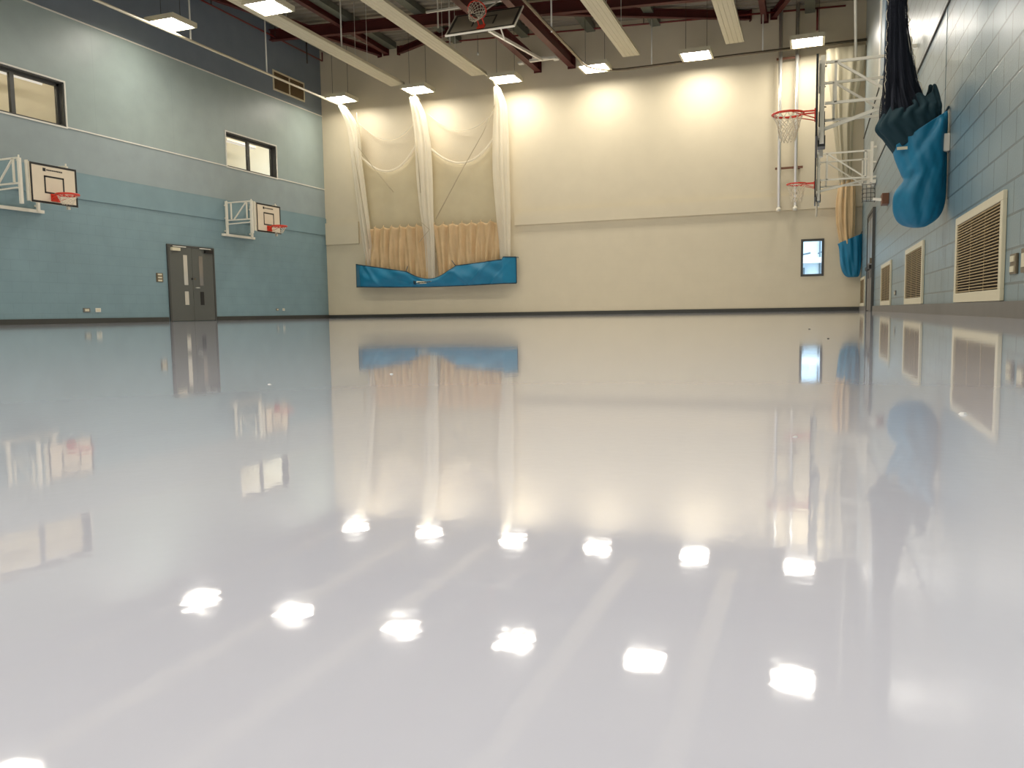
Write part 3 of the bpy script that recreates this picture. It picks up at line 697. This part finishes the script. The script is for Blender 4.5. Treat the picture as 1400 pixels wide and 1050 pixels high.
m.bar((-8.0, 20.9, 8.34), (-8.0, 19.62, 7.6), .03)
m.build('hanging_frame', 'steel_white', G)

# ------------------------------------------------------------------ polished poles on the far wall
o = empty('climbing_pole', (-.76, 25.5, 2.97), 'pair of tall polished poles on brackets on the far wall', 'poles')
for x in (-.985, -.525):
    p_ = MB().tube([(x, 25.5, 2.98), (x, 25.5, roof_z(x))], .055, 14).build('pole', 'chrome', o)
    MB().tube([(x - .0, 25.5, 3.05), (x, 25.5, 2.95)], .065, 12).build('foot_cap', 'steel_white', p_)
m = MB()
for z, xa, xb in ((7.33, -1.1, -.45), (4.2, -1.1, -.33)):
    m = MB(); m.box(xa, xb, 25.55, 25.6, z - .03, z + .03); m.box(xa + .08, xa + .14, 25.6, YF - .003, z - .03, z + .03); m.box(xb - .14, xb - .08, 25.6, YF - .003, z - .03, z + .03); m.build('wall_bracket', 'box_brown', o)
for x in (-.985, -.525): MB().box(x - .05, x + .05, 25.53, YF - .003, 3.05, 3.12).build('foot_bracket', 'box_brown', o)

# ------------------------------------------------------------------ fabrics
def loft(secs, nu=56, sub=8, fold=.0, nf=9, seed=0, twist=0.0, close_bottom=False, fold_fn=None):
    """closed fabric tube through sections (xl, zl, xr, zr, yc, ty): Catmull-Rom between them"""
    rr = random.Random(seed); ph = [rr.uniform(0, 6.28) for _ in range(6)]
    S = [secs[0]] + list(secs) + [secs[-1]]; rows = []
    for k in range(len(secs) - 1):
        for j in range(sub):
            t = j / sub; p = []
            for c in range(6):
                p0, p1, p2, p3 = S[k][c], S[k + 1][c], S[k + 2][c], S[k + 3][c]
                p.append(.5 * (2 * p1 + (p2 - p0) * t + (2 * p0 - 5 * p1 + 4 * p2 - p3) * t * t + (3 * p1 - p0 - 3 * p2 + p3) * t ** 3))
            rows.append(p)
    rows.append(list(secs[-1])); n = len(rows)
    def fn(u, v):
        j = min(n - 1, int(round(v * (n - 1)))); xl, zl, xr, zr, yc, ty = rows[j]
        t = 2 * PI * u; a = abs(xr - xl) / 2
        w = math.sin(nf * t + ph[0] + twist * v) * .55 + math.sin((nf * 1.7 // 1) * t + ph[1] - twist * v) * .3 + math.sin(3 * t + ph[2] + 5 * v) * .25
        amp = fold * (fold_fn(v) if fold_fn else 1)
        k = 1 + amp * w
        cx = (xl + xr) / 2; cz = (zl + zr) / 2; ct = math.cos(t)
        return (min(XR - .012, cx + a * ct * (1 + amp * w * .35)), yc + ty * math.sin(t) * k, cz + (zr - zl) / 2 * ct)
    m = MB(); m.sheet(nu, n - 1, fn, wrap=True)
    if close_bottom:
        b = (n - 1) * nu; m.face([b + i for i in range(nu)][::-1])
    return m

# ---- navy divider net in a blue bag, right wall
NetR = empty('divider_net', (.95, 9.7, .95), 'bunched dark navy net stuffed in teal canvas, hanging above the big blue bag', 'net')
YN = 9.7
secs = [(.72, roof_z(1) - .1, .86, roof_z(1) - .1, YN, .08), (.71, 5.2, .86, 5.2, YN, .08), (.70, 3.4, .855, 3.4, YN, .085), (.70, 2.85, .90, 2.85, YN, .09), (.69, 2.48, .98, 2.46, YN, .11), (.68, 2.26, 1.05, 2.28, YN, .13), (.67, 2.05, 1.16, 2.1, YN, .15)]
loft(secs, 60, 10, .25, 11, 3, twist=6).build('gathered_net', 'darknet', NetR)
s2 = [(a - .012, b_, c + .012, d, e_, f + .015) for a, b_, c, d, e_, f in secs[1:]]
wire(loft(s2, 44, 22, .35, 13, 9, twist=9).build('loose_mesh', 'darknet', NetR), .007)
m = MB(); rr = random.Random(5)
def edge(side):
    pts = []; N = 90
    for k in range(N + 1):
        f = k / N; z = 5.2 - f * 3.1
        xs = .70 - .012 if side == 0 else (.86 + max(0, (3.3 - z)) ** 1.6 * .16 + .02)
        pts.append((xs + rr.uniform(-.012, .012), YN - .05 + rr.uniform(-.01, .01), z))
    return pts
m.tube(edge(0), .004, 4); m.tube(edge(1), .004, 4); m.build('edge_cord', 'netcord', NetR)
tl = loft([(.68, 2.15, 1.19, 2.26, YN, .12), (.65, 2.09, 1.21, 2.21, YN - .01, .17), (.605, 1.97, 1.215, 2.16, YN - .02, .19), (.69, 1.86, 1.22, 2.10, YN - .01, .185), (.79, 1.72, 1.22, 2.02, YN, .17)], 120, 8, .17, 14, 11, twist=5, fold_fn=lambda v: 1 - .6 * v)
def peak(k):
    i, j = k % 120, k // 120; x, y, z = tl.v[k]; f = max(0, 1 - j / 9)
    w = abs(math.sin(i * .147)) ** 3 * .10 + abs(math.sin(i * .061 + 1)) ** 6 * .09 - .03
    return (x - .05 * f * (1 if x > .95 else -1) * 0.6, y + .02 * math.sin(i * .5 + j * .25) * f, z + w * f)
tl.v = [peak(k) for k in range(len(tl.v))]
t_o = tl.build('teal_canvas', 'teal', NetR); solid(t_o, .008)
Bag = empty('net_bag', (1.05, 9.7, .95), 'big bright blue bag slung from the right wall holding a dark net', 'bag')
bs = [(.775, 1.765, 1.275, 2.10, YN, .19), (.80, 1.66, 1.28, 1.92, YN, .19), (.86, 1.50, 1.285, 1.62, YN, .18), (.885, 1.42, 1.285, 1.50, YN, .18), (.80, 1.29, 1.285, 1.34, YN, .19), (.79, 1.14, 1.28, 1.22, YN, .19), (.82, 1.03, 1.26, 1.10, YN, .17), (.88, .965, 1.21, 1.01, YN, .12), (.97, .935, 1.12, .945, YN, .05), (1.03, .93, 1.06, .93, YN, .01)]
bm_ = loft(bs, 96, 8, .09, 7, 21, twist=3, close_bottom=True)
def crease(p):
    x, y, z = p
    if y > YN: return p
    d = (x - .86) * (2.05 - 1.42) - (z - 1.42) * (1.24 - .86); d /= .736      # signed distance from the overlap line
    k = max(0, min(1, (.97 - z) / -.3))
    y -= .0035 * math.sin(x * 55 + z * 21) * math.exp(-((z - 1.55) / .5) ** 2) + .0015 * math.sin(x * 120 - z * 33)
    return (x, y - k * (.06 * (1 / (1 + math.exp(-d * 90))) * math.exp(-max(d, 0) * 5)) - k * .012 * math.sin(d * 38 + z * 6) * math.exp(-abs(d) * 4), z)
bm_.v = [crease(p) for p in bm_.v]
bo = bm_.build('bag', 'blue', Bag); solid(bo, .006)
MB().box(.80, .90, 9.505, 9.51, 1.72, 1.75).build('label', 'cream', Bag).rotation_euler = (0, 0, 0)
m = MB(); m.tube([(1.27, YN, 2.10), (1.297, YN, 2.16)], .012, 6); m.tube([(1.27, YN, 1.7), (1.297, YN, 1.7)], .012, 6); m.build('tie', 'blue_dark', Bag)

# ---- far right net, tan canvas and blue bag
YC = 25.38
N2 = empty('cricket_net', (.85, YC, 1.5), 'cream net narrowing into tan canvas beside the right end of the far wall', 'net')
loft([(.28, 7.33, 1.26, 7.33, YC - .2, .06), (.32, 6.8, 1.22, 6.8, YC - .15, .10), (.42, 6.0, 1.08, 6.0, YC - .05, .13), (.50, 5.2, .99, 5.2, YC, .13), (.60, 4.3, .98, 4.3, YC, .13), (.66, 3.7, .98, 3.7, YC, .12), (.70, 3.2, 1.0, 3.2, YC, .11)], 96, 10, .38, 9, 31, twist=1.2).build('gathered_net', 'sheer_grey', N2)
c_o = loft([(.70, 3.72, 1.04, 3.72, YC, .10), (.64, 3.45, 1.07, 3.45, YC, .15), (.60, 3.0, 1.09, 3.0, YC, .17), (.62, 2.5, 1.09, 2.5, YC, .17), (.68, 2.1, 1.08, 2.2, YC, .16), (.72, 1.85, 1.1, 1.95, YC, .15)], 90, 8, .32, 9, 41, twist=1.5).build('canvas', 'tan', N2); solid(c_o, .006)
m = MB()
for k in range(9):
    x = .66 + k * .045; m.tube([(x, YC - .13, 3.7), (x + .01, YC - .15, 3.82 + .05 * (k % 2)), (x + .02, YC - .13, 3.7)], .018, 6)
m.build('gathering_cord', 'netcord', N2)
B2 = empty('net_bag', (1.0, YC, .97), 'blue bag tied in the far right corner under tan canvas', 'bag')
bo = loft([(.66, 1.92, 1.27, 2.17, YC, .19), (.69, 1.80, 1.275, 1.98, YC, .2), (.715, 1.55, 1.28, 1.7, YC, .2), (.74, 1.35, 1.28, 1.45, YC, .2), (.79, 1.15, 1.27, 1.22, YC, .17), (.86, 1.02, 1.24, 1.04, YC, .12), (.93, .97, 1.2, .97, YC, .05), (1.0, .96, 1.1, .96, YC, .01)], 90, 8, .2, 8, 51, twist=4, close_bottom=True).build('bag', 'blue', B2); solid(bo, .006)
m = MB(); m.tube([(1.26, YC, 2.17), (1.295, YC, 2.25)], .012, 6); m.build('tie', 'blue_dark', B2)

# ---- cricket practice nets tied back against the far wall on the left
CN = empty('cricket_net', (-12.3, 25.3, 1.6), 'cream practice nets gathered in three bunches and swagged on the far wall', 'net')
cols = [
 [(-15.40, 7.27, -15.22, 7.27, 24.9, .2), (-15.36, 6.8, -15.0, 6.8, 25.2, .16), (-15.33, 6.3, -14.92, 6.3, 25.35, .14), (-15.30, 5.6, -14.92, 5.6, 25.4, .14), (-15.20, 4.6, -14.82, 4.6, 25.4, .14), (-15.08, 3.6, -14.72, 3.6, 25.4, .14), (-14.98, 2.6, -14.64, 2.6, 25.44, .12), (-14.9, 1.7, -14.6, 1.7, 25.48, .09)],
 [(-12.68, 7.27, -12.45, 7.27, 24.9, .2), (-12.78, 6.8, -12.32, 6.8, 25.2, .16), (-12.80, 6.2, -12.26, 6.2, 25.35, .14), (-12.80, 5.6, -12.22, 5.6, 25.4, .14), (-12.76, 4.6, -12.20, 4.6, 25.4, .14), (-12.66, 3.6, -12.20, 3.6, 25.4, .14), (-12.54, 2.6, -12.18, 2.6, 25.42, .12), (-12.50, 1.30, -12.20, 1.30, 25.44, .09)],
 [(-9.68, 7.27, -9.5, 7.27, 24.9, .2), (-9.80, 6.8, -9.4, 6.8, 25.2, .16), (-9.90, 6.2, -9.42, 6.2, 25.35, .14), (-9.95, 5.6, -9.42, 5.6, 25.4, .14), (-9.95, 4.6, -9.42, 4.6, 25.4, .14), (-9.88, 3.6, -9.40, 3.6, 25.4, .14), (-9.82, 2.6, -9.42, 2.6, 25.44, .12), (-9.78, 1.75, -9.45, 1.75, 25.48, .09)]]
for i, s_ in enumerate(cols):
    loft(s_, 64, 8, .32, 8, 60 + i, twist=.8).build('gathered_net', 'sheer_dense', CN)
def swag(x0, z0, x1, z1, sag, zb, y, amp, seed, nf):
    rr = random.Random(seed); p = [rr.uniform(0, 6) for _ in range(4)]
    def top(u): return z0 + (z1 - z0) * u - sag * 4 * u * (1 - u) * (1 + .25 * (u - .5))
    def fn(u, v):
        zt = top(u); z = zt + (zb - zt) * v
        yy = y + amp * (math.sin(nf * 2 * PI * u + p[0]) * .5 + math.sin(nf * 3.3 * u + p[1] + v) * .3) - .05 * math.exp(-v * 18) * math.sin(v * 40)
        return (x0 + (x1 - x0) * u, yy, z)
    return MB().sheet(60, 40, fn), top
for (x0, z0, x1, z1, sag, sd) in ((-15.05, 5.75, -12.7, 6.0, .82, 1), (-12.4, 5.85, -9.85, 5.95, .78, 2)):
    m, top = swag(x0, z0, x1, z1, sag, 2.2, 25.58, .03, sd, 3)
    m.build('net_panel', 'sheer', CN)
    m = MB(); m.tube([(x0 + (x1 - x0) * k / 24, 25.42, top(k / 24)) for k in range(25)], .035, 8); m.build('rolled_hem', 'sheer_dense', CN)
    m, top2 = swag(x0, z0 + 1.05, x1, z1 + .9, sag * .85, 5.0, 25.66, .03, sd + 9, 5)
    m.build('net_panel', 'sheer_faint', CN)
    m = MB(); m.tube([(x0 + (x1 - x0) * k / 24, 25.55, top2(k / 24)) for k in range(25)], .012, 6); m.build('hem_cord', 'sheer_dense', CN)
def canvas(x0, x1, z_t, seed, lean):
    rr = random.Random(seed); fs = [(rr.uniform(3, 7), rr.uniform(0, 6)) for _ in range(3)]
    n = 7
    def strap_top(x):
        if x < -13.15: return 1.9 - (x + 15.3) / 2.15 * .34
        if x < -11.3: t = (x + 13.15) / 1.85; return 1.56 + t * .14 - .34 * math.sin(PI * t)
        return 1.70 + (x + 11.3) / 2.05 * .18
    def fn(u, v):
        x = x0 + (x1 - x0) * u; pull = (u - .5) * v * lean
        sc = abs(math.sin(n * PI * u)) * .07
        zt = z_t - sc
        xb = x + pull; zb = strap_top(xb) - .12
        z = zt + (zb - zt) * v
        ys = 25.41 + (.055 - .03 * v) * math.sin(n * 2 * PI * u + v * 2 + fs[0][1]) + .03 * math.sin(2 * PI * u * 13 + fs[1][1] - v * 3) * (.3 + .6 * v) + .02 * math.sin(23 * u * PI + 4 * v)
        return (xb, ys, z)
    m = MB().sheet(140, 24, fn); return m, strap_top
m, st = canvas(-14.78, -12.48, 3.17, 5, .25); solid(m.build('canvas', 'tan', CN), .006)
m, st = canvas(-12.18, -9.72, 3.15, 8, -.25); solid(m.build('canvas', 'tan', CN), .006)
m = MB()
for x0, x1 in ((-14.75, -12.5), (-12.15, -9.75)):
    for k in range(8):
        x = x0 + (x1 - x0) * k / 7; m.tube([(x, 25.33, 3.12), (x + .02, 25.36, 3.20)], .009, 6)
m.build('eyelet_tie', 'tan', CN)
m = MB()
m.tube([(-14.93, 25.2, 7.1), (-14.9, 25.2, 5.9), (-14.2, 25.22, 5.0), (-13.6, 25.22, 4.3)], .012, 5)
m.tube([(-9.6, 25.1, 7.1), (-10.2, 25.18, 6.0), (-11.1, 25.2, 4.7), (-12.0, 25.2, 3.3)], .012, 5)
m.tube([(-12.7, 25.2, 3.35), (-12.25, 25.2, 2.95), (-12.65, 25.2, 2.55)], .012, 5)
m.tube([(-15.12, 25.24, 5.8), (-15.0, 25.24, 5.0), (-14.75, 25.2, 3.6), (-14.6, 25.2, 2.4)], .012, 5)
m.tube([(-12.72, 25.24, 6.0), (-12.62, 25.24, 5.2), (-12.55, 25.2, 4.2)], .012, 5)
m.build('draw_cord', 'cord', CN)
# blue strap cover
SB = empty('net_cover', (-12.3, 25.2, 1.05), 'long bright blue fabric cover strapped across the foot of the swagged nets', 'cover')
def strap_fn(x):
    return (st(x) if x < -9.62 else 1.87) + (.0 if x > -15.2 else 0)
def sb(u, v):
    x = -15.32 + 6.08 * u
    zt = strap_fn(x) + (.06 if x > -9.6 else 0); zb = 1.10 - .06 * math.sin(PI * u) - .03 * u
    z = zb + (zt - zb) * v
    puff = .11 * math.sin(PI * v) ** .7
    w = .03 * math.sin(9 * u + 4 * v) + .022 * math.sin(23 * u - 7 * v) + .016 * math.sin(41 * u + 9 * v)
    cr = .05 * math.exp(-((u - .80 - .12 * (v - .5)) / .012) ** 2) + .045 * math.exp(-((u - .68 + .13 * (v - .5)) / .014) ** 2) + .05 * math.exp(-((u - .14 + .1 * (v - .5)) / .014) ** 2) + .04 * math.exp(-((u - .93 - .12 * (v - .5)) / .01) ** 2)
    e = min(1, u * 12, (1 - u) * 12)
    return (x, 25.62 - .42 * min(1, e + .3) - (puff + w + cr * .8) * e, z)
solid(MB().sheet(220, 24, sb).build('fabric', 'blue', SB), .008, 1)
m = MB(); m.tube([Vector(sb(k / 160, 1)) + Vector((0, -.008, 0)) for k in range(161)], .02, 6); m.tube([Vector(sb(k / 160, 0)) + Vector((0, -.008, 0)) for k in range(161)], .02, 6)
m.tube([Vector(sb(0, k / 10)) for k in range(11)], .018, 6); m.tube([Vector(sb(1, k / 10)) for k in range(11)], .018, 6)
m.build('binding', 'blue_dark', SB)
def on(u, v, off): p = Vector(sb(u, v)); return (p.x, p.y - off, p.z)
def patch(u0, u1, v0, v1, off, tilt): 
    return MB().sheet(10, 2, lambda a, b2: on(u0 + (u1 - u0) * a, v0 + (v1 - v0) * b2 + tilt * a, off))
lb = patch(.425, .525, .28, .58, .012, .22).build('label', 'cream', SB)
m = MB()
for k in range(10):
    a_ = .434 + k * .0086; v = .37 + .22 * (a_ - .425) / .1; m.sheet(2, 1, lambda a, b2, a_=a_, v=v: on(a_ + .0062 * a, v + .13 * b2, .018))
m.build('lettering', 'black', lb)
m = MB(); m.sheet(3, 3, lambda a, b2: on(.405 + .016 * a, .22 + .34 * b2, .014)); lg = m.build('logo', 'blue_dark', SB)
m = MB(); m.tube([(-15.3, 25.45, 1.88), (-15.32, 25.74, 1.9)], .014, 6); m.tube([(-9.25, 25.45, 1.93), (-9.25, 25.74, 1.93)], .014, 6)
m.tube([(-13.15, 25.12, 1.56), (-13.08, 25.14, 1.75)], .012, 6); m.tube([(-11.28, 25.12, 1.70), (-11.42, 25.14, 1.88)], .012, 6); m.build('tie', 'blue_dark', SB)

# ------------------------------------------------------------------ flecks on the floor
for i, (x, y, s_, mt, lab) in enumerate(((-.012, 3.72, .006, 'fleck_dark', 'tiny dark speck on the floor before the small far window reflection'), (.045, 2.56, .005, 'fleck_dark', 'tiny dark speck on the floor, nearer than its dark neighbour'),
        (-.68, .90, .003, 'fleck_white', 'tiny pale speck on the floor below the left goal reflection'), (-.60, 1.09, .004, 'fleck_white', 'tiny white chip on the floor in the reflection of the swagged nets'),
        (.12, .76, .0045, 'fleck_white', 'tiny white speck on the floor in the reflection of the biggest vent'), (-.01, .60, .002, 'fleck_white', 'tiny white speck on the floor in the reflection of the poles'))):
    m = MB(); rr = random.Random(i); k = 7
    for j in range(k):
        t = 2 * PI * j / k; m.v.append((x + s_ * rr.uniform(.5, 1.1) * math.cos(t), y + s_ * rr.uniform(.5, 1.1) * math.sin(t), 0))
    for j in range(k): v = m.v[j]; m.v.append((x + (v[0] - x) * .6, y + (v[1] - y) * .6, s_ * .35))
    for j in range(k): m.face([j, (j + 1) % k, k + (j + 1) % k, k + j])
    m.face([k + j for j in range(k)]); m.face([j for j in range(k)][::-1])
    tag(m.build('floor_fleck', mt), lab, 'speck', 'specks on the glossy floor')

# ------------------------------------------------------------------ world: daylight outside the small window
w = bpy.data.worlds.new('world'); bpy.context.scene.world = w; w.use_nodes = True
w.cycles.sampling_method = 'NONE'
bg = w.node_tree.nodes['Background']; bg.inputs[0].default_value = (.62, .80, 1.0, 1); bg.inputs[1].default_value = 8.0

# ------------------------------------------------------------------ camera
f, yaw, pitch, roll, h = 1107.8, .3552, .0876, -.0158, .0904
cy, sy = math.cos(yaw), math.sin(yaw)
fw = Vector((-sy, cy, 0)) * math.cos(pitch) + Vector((0, 0, -math.sin(pitch)))
up = Vector((0, 0, math.cos(pitch))) + Vector((-sy, cy, 0)) * math.sin(pitch)
rt = Vector((cy, sy, 0))
r_ = rt * math.cos(roll) + up * math.sin(roll); u_ = -rt * math.sin(roll) + up * math.cos(roll)
cam = bpy.data.cameras.new('camera'); co = bpy.data.objects.new('camera', cam); C.objects.link(co)
cam.sensor_width = 36; cam.sensor_fit = 'HORIZONTAL'; cam.lens = f / 1400 * 36; cam.clip_start = .02; cam.clip_end = 200
co.matrix_world = Matrix(((r_.x, u_.x, -fw.x, 0), (r_.y, u_.y, -fw.y, 0), (r_.z, u_.z, -fw.z, h), (0, 0, 0, 1)))
sc = bpy.context.scene; sc.camera = co
sc.view_settings.view_transform = 'Standard'; sc.view_settings.look = 'None'; sc.view_settings.gamma = 1; sc.view_settings.use_curve_mapping = False
sc.view_settings.exposure = -0.52
cyc = sc.cycles
cyc.use_denoising = True; cyc.use_adaptive_sampling = False; cyc.max_bounces = 10; cyc.diffuse_bounces = 6; cyc.transparent_max_bounces = 24; cyc.glossy_bounces = 6
cyc.sample_clamp_indirect = 8
